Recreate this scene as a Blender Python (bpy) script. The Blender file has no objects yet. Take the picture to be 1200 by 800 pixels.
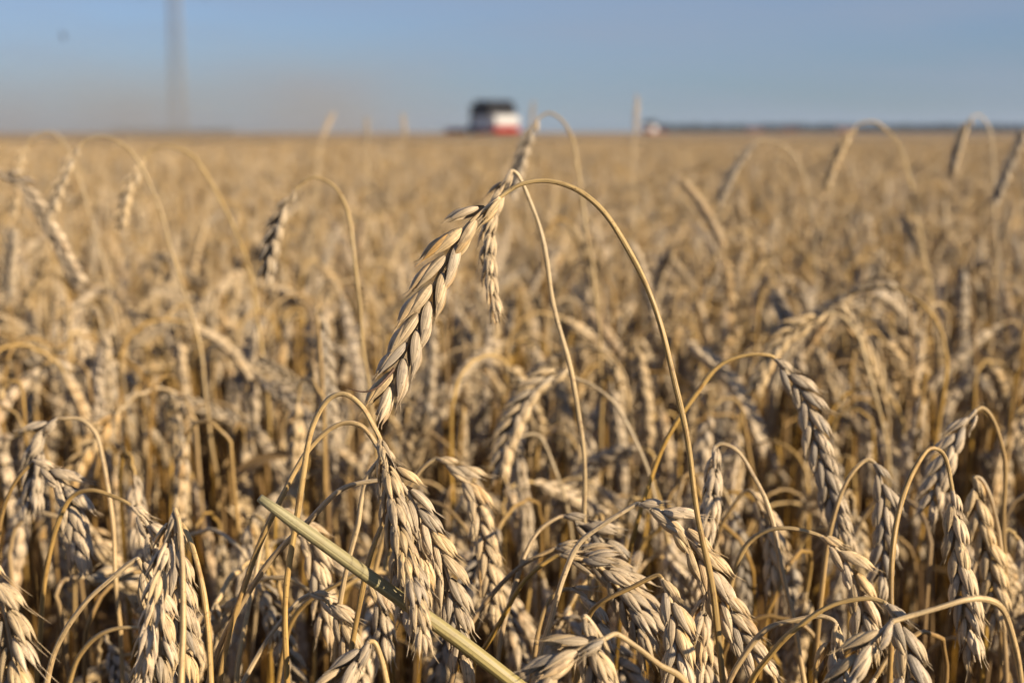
import bpy, bmesh, math, random
import numpy as np
from mathutils import Vector, Matrix, Euler

random.seed(7)
RNG = np.random.default_rng(11)
R = math.radians
SC = bpy.context.scene
COL = SC.collection

# ------------------------------------------------------------------ camera, sky, sun, exposure
CAM_Z = 0.95
PITCH = math.atan(245 / 1666.7)
FPX = 1666.7
cam_d = bpy.data.cameras.new('camera')
cam_d.lens = 50; cam_d.sensor_width = 36; cam_d.sensor_fit = 'HORIZONTAL'
cam_d.clip_start = 0.02; cam_d.clip_end = 9000
cam_d.dof.use_dof = True
cam_d.dof.focus_distance = 0.505
cam_d.dof.aperture_fstop = 10.5
cam_d.dof.aperture_blades = 0
cam = bpy.data.objects.new('camera', cam_d); COL.objects.link(cam)
cam.location = (0, 0, CAM_Z)
cam.rotation_euler = (R(90) - PITCH, 0, 0)
SC.camera = cam

SUN_EL, SUN_AZ = R(20), R(122)          # azimuth clockwise from +Y: behind the camera, to its right
world = bpy.data.worlds.new('World'); SC.world = world; world.use_nodes = True
wn, wl = world.node_tree.nodes, world.node_tree.links
wn.clear()
w_out = wn.new('ShaderNodeOutputWorld'); w_bg = wn.new('ShaderNodeBackground')
sky = wn.new('ShaderNodeTexSky'); sky.sky_type = 'NISHITA'; sky.sun_disc = False
sky.sun_elevation = SUN_EL; sky.sun_rotation = SUN_AZ
sky.altitude = 100; sky.air_density = 1.0; sky.dust_density = 0.1; sky.ozone_density = 3.0
# thin high cloud veil, lying in the sky itself
w_tc = wn.new('ShaderNodeTexCoord'); w_map = wn.new('ShaderNodeMapping'); w_map.inputs['Scale'].default_value = (2.0, 2.0, 14.0)
w_noise = wn.new('ShaderNodeTexNoise'); w_noise.inputs['Scale'].default_value = 2.2; w_noise.inputs['Detail'].default_value = 6
w_noise.inputs['Roughness'].default_value = 0.55
w_ramp = wn.new('ShaderNodeValToRGB')
w_ramp.color_ramp.elements[0].position = 0.42; w_ramp.color_ramp.elements[0].color = (0, 0, 0, 1)
w_ramp.color_ramp.elements[1].position = 0.75; w_ramp.color_ramp.elements[1].color = (0.5, 0.5, 0.5, 1)
w_mix = wn.new('ShaderNodeMixRGB'); w_mix.inputs['Color2'].default_value = (2.9, 3.4, 4.4, 1)
w_hsv = wn.new('ShaderNodeHueSaturation'); w_hsv.inputs['Saturation'].default_value = 0.84
wl.new(w_tc.outputs['Generated'], w_map.inputs['Vector']); wl.new(w_map.outputs['Vector'], w_noise.inputs['Vector'])
wl.new(w_noise.outputs['Fac'], w_ramp.inputs['Fac']); wl.new(w_ramp.outputs['Color'], w_mix.inputs['Fac'])
w_tint = wn.new('ShaderNodeMixRGB'); w_tint.blend_type = 'MULTIPLY'; w_tint.inputs['Fac'].default_value = 1; 
w_sep = wn.new('ShaderNodeSeparateXYZ'); w_alt = wn.new('ShaderNodeMapRange'); w_alt.inputs['From Min'].default_value = 0.0; w_alt.inputs['From Max'].default_value = 0.22
w_col = wn.new('ShaderNodeMixRGB'); w_col.inputs['Color1'].default_value = (0.36, 0.50, 0.80, 1); w_col.inputs['Color2'].default_value = (0.66, 0.76, 1.04, 1)   # hazy grey-blue low down
wl.new(w_tc.outputs['Generated'], w_sep.inputs[0]); wl.new(w_sep.outputs['Z'], w_alt.inputs['Value']); wl.new(w_alt.outputs[0], w_col.inputs['Fac']); wl.new(w_col.outputs[0], w_tint.inputs['Color2'])
wl.new(sky.outputs['Color'], w_tint.inputs['Color1']); wl.new(w_tint.outputs['Color'], w_hsv.inputs['Color']); wl.new(w_hsv.outputs['Color'], w_mix.inputs['Color1'])
wl.new(w_mix.outputs['Color'], w_bg.inputs['Color'])
w_bg.inputs['Strength'].default_value = 0.064
wl.new(w_bg.outputs['Background'], w_out.inputs['Surface'])

sun_d = bpy.data.lights.new('sun', 'SUN'); sun_d.energy = 5.0; sun_d.angle = R(0.53); sun_d.color = (1.0, 0.83, 0.61)
sun = bpy.data.objects.new('sun', sun_d); COL.objects.link(sun)
SUN_DIR = Vector((math.sin(SUN_AZ) * math.cos(SUN_EL), math.cos(SUN_AZ) * math.cos(SUN_EL), math.sin(SUN_EL)))
sun.rotation_euler = SUN_DIR.to_track_quat('Z', 'Y').to_euler()
SC.view_settings.view_transform = 'Standard'; SC.view_settings.look = 'None'
SC.view_settings.exposure = 0.75; SC.view_settings.gamma = 1.0; SC.view_settings.use_curve_mapping = False
SC.cycles.max_bounces = 8; SC.cycles.diffuse_bounces = 2; SC.cycles.glossy_bounces = 2
SC.cycles.transmission_bounces = 4; SC.cycles.volume_bounces = 1
SC.cycles.volume_step_rate = 4.0
SC.cycles.use_denoising = True

# ------------------------------------------------------------------ materials
def new_mat(name):
    m = bpy.data.materials.new(name); m.use_nodes = True
    n, l = m.node_tree.nodes, m.node_tree.links
    n.clear()
    return m, n, l, n.new('ShaderNodeOutputMaterial')

def ramp(n, stops):
    r = n.new('ShaderNodeValToRGB')
    while len(r.color_ramp.elements) < len(stops): r.color_ramp.elements.new(0.5)
    for e, (p, c) in zip(r.color_ramp.elements, stops): e.position = p; e.color = (*c, 1)
    return r

def dry_plant(name, stops, vein, rough, translucent, stain, use_along):
    """straw-like material; point attribute 'uvw' = (around, along, random per piece)"""
    m, n, l, out = new_mat(name)
    at = n.new('ShaderNodeAttribute'); at.attribute_name = 'uvw'
    sep = n.new('ShaderNodeSeparateXYZ'); l.new(at.outputs['Vector'], sep.inputs[0])
    oi = n.new('ShaderNodeObjectInfo')
    src = n.new('ShaderNodeMath'); src.operation = 'ADD'
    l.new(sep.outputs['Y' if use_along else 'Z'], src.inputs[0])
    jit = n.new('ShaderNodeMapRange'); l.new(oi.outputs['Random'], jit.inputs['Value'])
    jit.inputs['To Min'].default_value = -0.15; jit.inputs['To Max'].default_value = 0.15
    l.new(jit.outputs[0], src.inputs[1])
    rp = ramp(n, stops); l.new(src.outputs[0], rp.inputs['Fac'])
    # lengthwise veins
    comb = n.new('ShaderNodeCombineXYZ')
    mu = n.new('ShaderNodeMath'); mu.operation = 'MULTIPLY'; mu.inputs[1].default_value = vein[0]; l.new(sep.outputs['X'], mu.inputs[0])
    mv = n.new('ShaderNodeMath'); mv.operation = 'MULTIPLY'; mv.inputs[1].default_value = vein[1]; l.new(sep.outputs['Y'], mv.inputs[0])
    mr = n.new('ShaderNodeMath'); mr.operation = 'MULTIPLY'; mr.inputs[1].default_value = 37.0; l.new(sep.outputs['Z'], mr.inputs[0])
    l.new(mu.outputs[0], comb.inputs[0]); l.new(mv.outputs[0], comb.inputs[1]); l.new(mr.outputs[0], comb.inputs[2])
    vn = n.new('ShaderNodeTexNoise'); vn.inputs['Scale'].default_value = 1.0; vn.inputs['Detail'].default_value = 3
    l.new(comb.outputs[0], vn.inputs['Vector'])
    vr = n.new('ShaderNodeMapRange'); vr.inputs['From Min'].default_value = 0.3; vr.inputs['From Max'].default_value = 0.7
    vr.inputs['To Min'].default_value = 0.55; vr.inputs['To Max'].default_value = 1.25; l.new(vn.outputs['Fac'], vr.inputs['Value'])
    m1 = n.new('ShaderNodeMixRGB'); m1.blend_type = 'MULTIPLY'; m1.inputs['Fac'].default_value = 1
    l.new(rp.outputs['Color'], m1.inputs['Color1']); l.new(vr.outputs[0], m1.inputs['Color2'])
    # weathering blotches
    tc = n.new('ShaderNodeTexCoord')
    bn = n.new('ShaderNodeTexNoise'); bn.inputs['Scale'].default_value = 240; bn.inputs['Detail'].default_value = 4
    l.new(tc.outputs['Object'], bn.inputs['Vector'])
    br = n.new('ShaderNodeMapRange'); br.inputs['From Min'].default_value = 0.56; br.inputs['From Max'].default_value = 0.72
    br.inputs['To Max'].default_value = 0.6; l.new(bn.outputs['Fac'], br.inputs['Value'])
    m2 = n.new('ShaderNodeMixRGB'); m2.inputs['Color2'].default_value = (*stain, 1)
    l.new(br.outputs[0], m2.inputs['Fac']); l.new(m1.outputs['Color'], m2.inputs['Color1'])
    sk = n.new('ShaderNodeTexNoise'); sk.inputs['Scale'].default_value = 950; sk.inputs['Detail'].default_value = 2
    l.new(tc.outputs['Object'], sk.inputs['Vector'])
    sr = n.new('ShaderNodeMapRange'); sr.inputs['From Min'].default_value = 0.62; sr.inputs['From Max'].default_value = 0.74
    sr.inputs['To Max'].default_value = 0.65; l.new(sk.outputs['Fac'], sr.inputs['Value'])
    m3 = n.new('ShaderNodeMixRGB'); m3.inputs['Color2'].default_value = (*[c * .5 for c in stain], 1)
    l.new(sr.outputs[0], m3.inputs['Fac']); l.new(m2.outputs['Color'], m3.inputs['Color1']); m2 = m3
    # each plant a little lighter or darker
    hv = n.new('ShaderNodeHueSaturation'); l.new(m2.outputs['Color'], hv.inputs['Color'])
    val = n.new('ShaderNodeMapRange'); l.new(oi.outputs['Random'], val.inputs['Value'])
    val.inputs['To Min'].default_value = 0.78; val.inputs['To Max'].default_value = 1.12; l.new(val.outputs[0], hv.inputs['Value'])
    fr = n.new('ShaderNodeMath'); fr.operation = 'MULTIPLY'; fr.inputs[1].default_value = 7.31; l.new(oi.outputs['Random'], fr.inputs[0])
    f2 = n.new('ShaderNodeMath'); f2.operation = 'FRACT'; l.new(fr.outputs[0], f2.inputs[0])
    sa = n.new('ShaderNodeMapRange'); sa.inputs['To Min'].default_value = 0.82; sa.inputs['To Max'].default_value = 1.14; l.new(f2.outputs[0], sa.inputs['Value'])
    l.new(sa.outputs[0], hv.inputs['Saturation'])
    bp = n.new('ShaderNodeBump'); bp.inputs['Strength'].default_value = 0.8; bp.inputs['Distance'].default_value = 0.0004
    l.new(vn.outputs['Fac'], bp.inputs['Height'])
    pb = n.new('ShaderNodeBsdfPrincipled'); pb.inputs['Roughness'].default_value = rough
    pb.inputs['Specular IOR Level'].default_value = 0.35
    l.new(hv.outputs['Color'], pb.inputs['Base Color']); l.new(bp.outputs['Normal'], pb.inputs['Normal'])
    tr = n.new('ShaderNodeBsdfTranslucent'); l.new(hv.outputs['Color'], tr.inputs['Color'])
    mx = n.new('ShaderNodeMixShader'); mx.inputs['Fac'].default_value = translucent
    l.new(pb.outputs[0], mx.inputs[1]); l.new(tr.outputs[0], mx.inputs[2]); l.new(mx.outputs[0], out.inputs['Surface'])
    return m

M_EAR = dry_plant('wheat_ear_husk', [(0.0, (0.39, 0.325, 0.235)), (0.3, (0.54, 0.415, 0.255)), (0.7, (0.64, 0.485, 0.285)), (1.0, (0.50, 0.325, 0.15))],
                  (11.0, 1.1), 0.5, 0.04, (0.20, 0.145, 0.095), False)
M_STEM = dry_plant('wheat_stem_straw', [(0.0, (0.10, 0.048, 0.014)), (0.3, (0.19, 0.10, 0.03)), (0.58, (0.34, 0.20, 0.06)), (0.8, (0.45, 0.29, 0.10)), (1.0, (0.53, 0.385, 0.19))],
                   (5.0, 26.0), 0.42, 0.06, (0.24, 0.13, 0.05), True)  # browner low down, darkened further to paint in shade deep in the crop
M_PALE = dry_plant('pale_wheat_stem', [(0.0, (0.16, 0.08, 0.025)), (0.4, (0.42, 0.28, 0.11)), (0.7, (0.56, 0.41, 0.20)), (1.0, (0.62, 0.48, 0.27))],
                   (5.0, 26.0), 0.42, 0.06, (0.26, 0.15, 0.07), True)  # paler straw of its own; its foot carries the same painted-in shade
M_LEAF = dry_plant('dry_leaf', [(0.0, (0.25, 0.155, 0.065)), (0.5, (0.36, 0.25, 0.125)), (1.0, (0.22, 0.135, 0.06))],
                   (14.0, 2.0), 0.6, 0.3, (0.2, 0.11, 0.04), False)
M_GREEN = dry_plant('green_straw', [(0.0, (0.52, 0.34, 0.06)), (0.6, (0.52, 0.37, 0.07)), (0.8, (0.48, 0.37, 0.08)), (0.93, (0.41, 0.36, 0.16)), (1.0, (0.38, 0.36, 0.22))],
                    (12.0, 3.0), 0.45, 0.08, (0.33, 0.24, 0.08), True)
M_CURL = dry_plant('dark_dry_awn', [(0.0, (0.16, 0.09, 0.05)), (1.0, (0.10, 0.055, 0.035))], (6, 6), 0.5, 0.05, (0.08, 0.04, 0.02), True)

def plain(name, col, rough=0.6, noise=0.12, scale=3.0, metallic=0.0, spec=0.4):
    m, n, l, out = new_mat(name)
    tc = n.new('ShaderNodeTexCoord'); nz = n.new('ShaderNodeTexNoise'); nz.inputs['Scale'].default_value = scale; nz.inputs['Detail'].default_value = 5
    l.new(tc.outputs['Object'], nz.inputs['Vector'])
    mr = n.new('ShaderNodeMapRange'); mr.inputs['To Min'].default_value = 1 - noise; mr.inputs['To Max'].default_value = 1 + noise
    l.new(nz.outputs['Fac'], mr.inputs['Value'])
    mx = n.new('ShaderNodeMixRGB'); mx.blend_type = 'MULTIPLY'; mx.inputs['Fac'].default_value = 1; mx.inputs['Color1'].default_value = (*col, 1)
    l.new(mr.outputs[0], mx.inputs['Color2'])
    pb = n.new('ShaderNodeBsdfPrincipled'); pb.inputs['Roughness'].default_value = rough; pb.inputs['Metallic'].default_value = metallic
    pb.inputs['Specular IOR Level'].default_value = spec
    l.new(mx.outputs[0], pb.inputs['Base Color']); l.new(pb.outputs[0], out.inputs['Surface'])
    return m

# ------------------------------------------------------------------ mesh helpers
class Geo:
    def __init__(s): s.v, s.f, s.a, s.m, s.n = [], [], [], [], 0
    def add(s, v, f, a, mi=0):
        s.v.append(np.asarray(v, np.float32)); s.f.append(np.asarray(f, np.int32) + s.n)
        s.a.append(np.asarray(a, np.float32)); s.m.append(np.full(len(f), mi, np.int32)); s.n += len(v)
    def arrays(s):
        return np.concatenate(s.v), np.concatenate(s.f), np.concatenate(s.a), np.concatenate(s.m)
    def mesh(s, name, mats, origin=(0, 0, 0)):
        v, f, a, mi = s.arrays()
        return quad_mesh(name, v - np.asarray(origin, np.float32), f, a, mi, mats)

def quad_mesh(name, v, f, a, mi, mats):
    me = bpy.data.meshes.new(name)
    me.vertices.add(len(v)); me.vertices.foreach_set('co', np.ascontiguousarray(v, np.float32).ravel())
    me.loops.add(f.size); me.loops.foreach_set('vertex_index', np.ascontiguousarray(f, np.int32).ravel())
    me.polygons.add(len(f)); me.polygons.foreach_set('loop_start', np.arange(0, f.size, 4, dtype=np.int32))
    me.polygons.foreach_set('material_index', mi)
    me.polygons.foreach_set('use_smooth', np.ones(len(f), bool))
    at = me.attributes.new('uvw', 'FLOAT_VECTOR', 'POINT'); at.data.foreach_set('vector', np.ascontiguousarray(a, np.float32).ravel())
    for m in mats: me.materials.append(m)
    me.update(calc_edges=True); me.validate()
    return me

def unit(v): return v / (np.linalg.norm(v) + 1e-12)

def catmull(pts, n, warp=1.0):
    """smooth curve through points, resampled to n evenly spaced points"""
    p = np.asarray(pts, float)
    if len(p) == 2: dense = p[0] + (p[1] - p[0]) * np.linspace(0, 1, 40)[:, None]
    else:
        q = np.vstack([2 * p[0] - p[1], p, 2 * p[-1] - p[-2]])
        out = []
        for i in range(1, len(q) - 2):
            p0, p1, p2, p3 = q[i - 1:i + 3]
            d = [max(np.linalg.norm(x) ** 0.5, 1e-5) for x in (p1 - p0, p2 - p1, p3 - p2)]
            t0, t1 = 0.0, d[0]; t2 = t1 + d[1]; t3 = t2 + d[2]
            t = np.linspace(t1, t2, 14, endpoint=False)[:, None]
            a1 = (t1 - t) / (t1 - t0) * p0 + (t - t0) / (t1 - t0) * p1
            a2 = (t2 - t) / (t2 - t1) * p1 + (t - t1) / (t2 - t1) * p2
            a3 = (t3 - t) / (t3 - t2) * p2 + (t - t2) / (t3 - t2) * p3
            b1 = (t2 - t) / (t2 - t0) * a1 + (t - t0) / (t2 - t0) * a2
            b2 = (t3 - t) / (t3 - t1) * a2 + (t - t1) / (t3 - t1) * a3
            out.append((t2 - t) / (t2 - t1) * b1 + (t - t1) / (t2 - t1) * b2)
        dense = np.vstack(out + [p[-1:]])
    s = np.r_[0, np.cumsum(np.linalg.norm(np.diff(dense, axis=0), axis=1))]
    x = s[-1] * (1 - (1 - np.linspace(0, 1, n)) ** warp)
    return np.stack([np.interp(x, s, dense[:, k]) for k in range(3)], 1), s[-1]

def frames(c, side0):
    """tangent and transported side vector along a polyline"""
    t = np.gradient(c, axis=0); t /= np.linalg.norm(t, axis=1)[:, None] + 1e-12
    s = np.zeros_like(c); cur = np.asarray(side0, float)
    for i in range(len(c)):
        cur = unit(cur - t[i] * cur.dot(t[i])); s[i] = cur
    return t, s

def add_tube(g, c, rad, sides=8, mi=0, rnd=0.5, v0=0.0, v1=1.0, cap=True):
    c = np.asarray(c, float); n = len(c)
    rad = np.broadcast_to(np.asarray(rad, float), (n,)).copy()
    h = np.array([0.31, 0.95, 0.05])
    t, s = frames(c, np.cross(h, c[1] - c[0]))
    b = np.cross(t, s)
    if cap:
        c = np.vstack([c[:1], c, c[-1:]]); t = np.vstack([t[:1], t, t[-1:]]); s = np.vstack([s[:1], s, s[-1:]]); b = np.vstack([b[:1], b, b[-1:]])
        rad = np.r_[1e-5, rad, 1e-5]; n += 2
    ang = np.linspace(0, 2 * np.pi, sides, endpoint=False)
    v = c[:, None] + rad[:, None, None] * (np.cos(ang)[None, :, None] * s[:, None] + np.sin(ang)[None, :, None] * b[:, None])
    i, j = np.meshgrid(np.arange(n - 1), np.arange(sides), indexing='ij')
    f = np.stack([i * sides + j, i * sides + (j + 1) % sides, (i + 1) * sides + (j + 1) % sides, (i + 1) * sides + j], -1).reshape(-1, 4)
    around = np.broadcast_to(np.abs(np.linspace(-1, 1, sides, endpoint=False))[None], (n, sides))
    along = np.broadcast_to(np.linspace(v0, v1, n)[:, None], (n, sides))
    a = np.stack([around, along, np.full((n, sides), rnd)], -1).reshape(-1, 3)
    g.add(v.reshape(-1, 3), f, a, mi)

# husk templates: rows along z (0..1), columns round the back (x width, y outward), the last two rows are the awn point
def husk_template(open_angle, cols, rows=12):
    u = np.linspace(0, 1, rows)
    p = np.interp(u, [0, .07, .16, .28, .42, .56, .70, .82, .92, 1.0], [.36, .60, .84, .98, 1.0, .90, .68, .42, .20, .06])
    a = np.linspace(-open_angle, open_angle, cols)
    x = p[:, None] * np.sin(a)[None] * 0.5
    y = (p[:, None] ** 0.85) * (0.6 * np.cos(a) + 0.75 * (1 - np.abs(a) / open_angle))[None]
    i, j = np.meshgrid(np.arange(rows + 1), np.arange(cols - 1), indexing='ij')
    f = np.stack([i * cols + j, i * cols + j + 1, (i + 1) * cols + j + 1, (i + 1) * cols + j], -1).reshape(-1, 4)
    around = np.broadcast_to(np.linspace(0, 1, cols)[None], (rows + 2, cols))
    along = np.broadcast_to(np.r_[u, 1.0, 1.0][:, None], (rows + 2, cols))
    return dict(u=u, x=x, y=y, a=a, f=f, around=around, along=along, cols=cols, rows=rows)

GLUME = husk_template(1.35, 9)
LEMMA = husk_template(1.9, 11)

def add_husk(g, tpl, origin, zax, yax, L, W, D, awn, flare, rnd, rr):
    zax = unit(zax); yax = unit(yax - zax * yax.dot(zax)); xax = np.cross(yax, zax)
    u = tpl['u']; bow = D * 0.5 * np.sin(np.pi * u) + flare * u ** 3
    skew = rr.normal(0, 0.05) * W * np.sin(np.pi * u)
    X = tpl['x'] * W + skew[:, None]; Y = tpl['y'] * D * 0.8 + bow[:, None]; Z = np.broadcast_to((u * L)[:, None], X.shape)
    w = 0.00016
    ax = rr.normal(0, 0.12) * awn
    X = np.vstack([X, np.sin(tpl['a']) * w + ax * 0.4, np.sin(tpl['a']) * w * 0.3 + ax])
    Y = np.vstack([Y, np.cos(tpl['a']) * w + flare * 1.35 + awn * 0.06, np.cos(tpl['a']) * w * 0.3 + flare * 1.6 + awn * 0.16])
    Z = np.vstack([Z, np.full((1, tpl['cols']), L + awn * 0.5), np.full((1, tpl['cols']), L + awn)])
    v = origin + X[..., None] * xax + Y[..., None] * yax + Z[..., None] * zax
    a = np.stack([tpl['around'], tpl['along'], np.full(v.shape[:2], rnd)], -1)
    g.add(v.reshape(-1, 3), tpl['f'], a.reshape(-1, 3))

def ear_geos(pts, face, roll, rr, spacing=0.0048, size=1.0, loose=1.0, awn=0.0035, fat=1.0):
    """rachis Geo and a list of spikelet Geos along the curve; face = direction the flat side looks to, turned by roll about the ear"""
    c, L = catmull(pts, 60)
    t, f0 = frames(c, np.asarray(face, float))
    n = max(6, int(round(L / spacing)) )
    rg = Geo(); add_tube(rg, c, np.linspace(0.0009, 0.0005, 60), 6, 0, 0.55, 0.9, 1.0)
    out = []
    tone = rr.uniform(0.25, 0.6)
    for k in range(n):
        x = (k + 0.15) / n * 0.93
        i = min(58, int(x * 59)); w = x * 59 - i
        P = c[i] * (1 - w) + c[i + 1] * w; T = t[i]
        ang = roll + 0.25 * (x - 0.5) + rr.normal(0, 0.08)
        F = unit(f0[i]); B = np.cross(T, F)
        F, S = F * math.cos(ang) + B * math.sin(ang), -F * math.sin(ang) + B * math.cos(ang)
        sg = 1 if k % 2 else -1
        o = S * sg
        sz = size * (0.72 + 0.36 * math.sin(math.pi * min(1, 0.12 + x * 0.86)) ** 0.7) * rr.uniform(0.93, 1.07)
        if k == 0: sz *= 0.7
        Ls = 0.0113 * sz
        tilt = (0.17 + rr.normal(0, 0.05)) * loose
        if k == n - 1: tilt *= 0.2
        ax = unit(T * math.cos(tilt) + o * math.sin(tilt))
        oo = unit(o * math.cos(tilt) - T * math.sin(tilt))
        base = P + o * 0.0007 * sz
        g = Geo()
        for s in (1, -1):
            sp = 0.135 * loose * rr.uniform(0.7, 1.3)
            za = unit(ax + F * s * sp + oo * 0.05 * loose)
            add_husk(g, LEMMA, base + ax * Ls * 0.16 + F * s * 0.0006 * sz + o * 0.0008, za, F * s * 0.80 + oo * 0.6, Ls * rr.uniform(0.93, 1.08),
                     0.0031 * sz * fat, 0.0015 * sz * fat, awn * rr.uniform(0.4, 1.5), 0.0003 * loose, np.clip(tone + rr.normal(0.14, 0.16), 0, 1), rr)
            if rr.random() < .1: continue                                # a husk has fallen
            za = unit(ax + F * s * sp * 0.8 + oo * 0.06 * loose * rr.uniform(-.3, 1.4))
            add_husk(g, GLUME, base + F * s * 0.0011 * sz, za, F * s * 0.88 + oo * 0.36, Ls * rr.uniform(0.92, 1.06),
                     0.0039 * sz * fat, 0.0013 * sz * fat, awn * 0.5 * rr.uniform(0.4, 1.5), 0.0007 * loose * rr.uniform(0.3, 1.6), np.clip(tone + rr.normal(-0.08, 0.18), 0, 1), rr)
        add_husk(g, LEMMA, base + ax * Ls * 0.34 + oo * 0.0009, unit(ax + F * rr.normal(0, 0.07) + oo * 0.10 * loose), oo, Ls * rr.uniform(0.72, 0.92),
                 0.0029 * sz, 0.0013 * sz, awn * rr.uniform(0.4, 1.4), 0.0004, np.clip(tone + rr.normal(0.16, 0.15), 0, 1), rr)
        out.append(g)
    return rg, out

def stem_geo(pts, rr, r_base=0.0019, r_neck=0.0012, n=64, rnd=None):
    c, L = catmull(pts, n, 1.8)
    x = 1 - (1 - np.linspace(0, 1, n)) ** 1.8
    rad = r_base + (r_neck - r_base) * x ** 0.8
    for nx in (0.16, 0.36, 0.6):                                     # the joints of the straw
        nx += rr.uniform(-0.05, 0.05)
        rad = rad * (1 + 0.35 * np.exp(-((x - nx) / 0.008) ** 2))
    g = Geo(); add_tube(g, c, rad, 8, 0, rr.random() if rnd is None else rnd)
    return g

def leaf_geo(p0, az, rr, L=0.16, W=0.008):
    n = 16; u = np.linspace(0, 1, n)
    d = np.array([math.cos(az), math.sin(az), 0.0]); sd = np.array([-math.sin(az), math.cos(az), 0.0])
    droop = rr.uniform(1.6, 2.9); ph = rr.uniform(-0.2, 0.5)
    th = 0.35 + u * droop
    step = L / n
    x = np.cumsum(np.sin(th)) * step; z = np.cumsum(np.cos(th)) * step
    c = np.asarray(p0) + x[:, None] * d + z[:, None] * np.array([0, 0, 1.0]) + (np.sin(u * 3 + ph) * 0.01 * u)[:, None] * sd
    tw = u * rr.uniform(1.0, 5.0)
    nrm = -np.cos(th)[:, None] * d + np.sin(th)[:, None] * np.array([0, 0, 1.0])
    side = np.cos(tw)[:, None] * sd + np.sin(tw)[:, None] * nrm
    up = np.cross(np.gradient(c, axis=0), side); up /= np.linalg.norm(up, axis=1)[:, None]
    w = W * (np.minimum(1, u * 8 + 0.3)) * (1 - u ** 2.2) * 0.5 * (1 + rr.normal(0, .18, n)) + 0.0002
    cols = 5; cc = np.linspace(-1, 1, cols)
    v = c[:, None] + side[:, None] * (cc[None, :, None] * w[:, None, None]) + up[:, None] * ((cc ** 2)[None, :, None] * w[:, None, None] * 0.55)
    i, j = np.meshgrid(np.arange(n - 1), np.arange(cols - 1), indexing='ij')
    f = np.stack([i * cols + j, i * cols + j + 1, (i + 1) * cols + j + 1, (i + 1) * cols + j], -1).reshape(-1, 4)
    r_ = rr.random()
    a = np.stack([np.broadcast_to((cc * 0.5 + 0.5)[None], (n, cols)), np.broadcast_to(u[:, None], (n, cols)), np.full((n, cols), r_)], -1)
    g = Geo(); g.add(v.reshape(-1, 3), f, a.reshape(-1, 3)); return g

# ------------------------------------------------------------------ object helpers
def tag(o, label=None, cat=None, group=None, kind=None):
    for k, v in (('label', label), ('category', cat), ('group', group), ('kind', kind)):
        if v: o[k] = v
    return o
def empty(name, loc, rot=(0, 0, 0)):
    o = bpy.data.objects.new(name, None); COL.objects.link(o); o.location = loc; o.rotation_euler = rot
    o.empty_display_size = 0.02
    return o
def link(name, me, parent=None):
    o = bpy.data.objects.new(name, me); COL.objects.link(o)
    if parent is not None: o.parent = parent
    return o

# ------------------------------------------------------------------ the setting: ground, far field
def grid_mesh(name, xs, ys, zf, mat):
    X, Y = np.meshgrid(xs, ys); Z = zf(X, Y)
    v = np.stack([X, Y, Z], -1).reshape(-1, 3); nx, ny = len(xs), len(ys)
    i, j = np.meshgrid(np.arange(ny - 1), np.arange(nx - 1), indexing='ij')
    f = np.stack([i * nx + j, i * nx + j + 1, (i + 1) * nx + j + 1, (i + 1) * nx + j], -1).reshape(-1, 4)
    return quad_mesh(name, v, f, np.zeros_like(v), np.zeros(len(f), np.int32), [mat])

def soil_mat():
    m, n, l, out = new_mat('dry_soil')
    tc = n.new('ShaderNodeTexCoord'); nz = n.new('ShaderNodeTexNoise'); nz.inputs['Scale'].default_value = 14; nz.inputs['Detail'].default_value = 8
    l.new(tc.outputs['Object'], nz.inputs['Vector'])
    rp = ramp(n, [(0.3, (0.07, 0.045, 0.025)), (0.55, (0.15, 0.10, 0.055)), (0.75, (0.26, 0.18, 0.09))]); l.new(nz.outputs['Fac'], rp.inputs['Fac'])
    bp = n.new('ShaderNodeBump'); bp.inputs['Distance'].default_value = 0.02; l.new(nz.outputs['Fac'], bp.inputs['Height'])
    pb = n.new('ShaderNodeBsdfPrincipled'); pb.inputs['Roughness'].default_value = 0.95
    l.new(rp.outputs[0], pb.inputs['Base Color']); l.new(bp.outputs[0], pb.inputs['Normal']); l.new(pb.outputs[0], out.inputs['Surface'])
    return m
def far_crop_mat():
    m, n, l, out = new_mat('far_crop')
    tc = n.new('ShaderNodeTexCoord')
    nz = n.new('ShaderNodeTexNoise'); nz.inputs['Scale'].default_value = 9; nz.inputs['Detail'].default_value = 8; nz.inputs['Roughness'].default_value = 0.7
    l.new(tc.outputs['Object'], nz.inputs['Vector'])
    n2 = n.new('ShaderNodeTexNoise'); n2.inputs['Scale'].default_value = 0.06; n2.inputs['Detail'].default_value = 4
    l.new(tc.outputs['Object'], n2.inputs['Vector'])
    rp = ramp(n, [(0.3, (0.22, 0.145, 0.065)), (0.5, (0.38, 0.27, 0.14)), (0.7, (0.46, 0.345, 0.20))]); l.new(nz.outputs['Fac'], rp.inputs['Fac'])
    mr = n.new('ShaderNodeMapRange'); mr.inputs['To Min'].default_value = 0.82; mr.inputs['To Max'].default_value = 1.15; l.new(n2.outputs['Fac'], mr.inputs['Value'])
    mx = n.new('ShaderNodeMixRGB'); mx.blend_type = 'MULTIPLY'; mx.inputs['Fac'].default_value = 1
    l.new(rp.outputs[0], mx.inputs['Color1']); l.new(mr.outputs[0], mx.inputs['Color2'])
    bp = n.new('ShaderNodeBump'); bp.inputs['Distance'].default_value = 0.12; l.new(nz.outputs['Fac'], bp.inputs['Height'])
    pb = n.new('ShaderNodeBsdfPrincipled'); pb.inputs['Roughness'].default_value = 0.85
    l.new(mx.outputs[0], pb.inputs['Base Color']); l.new(bp.outputs[0], pb.inputs['Normal']); l.new(pb.outputs[0], out.inputs['Surface'])
    return m

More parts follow.
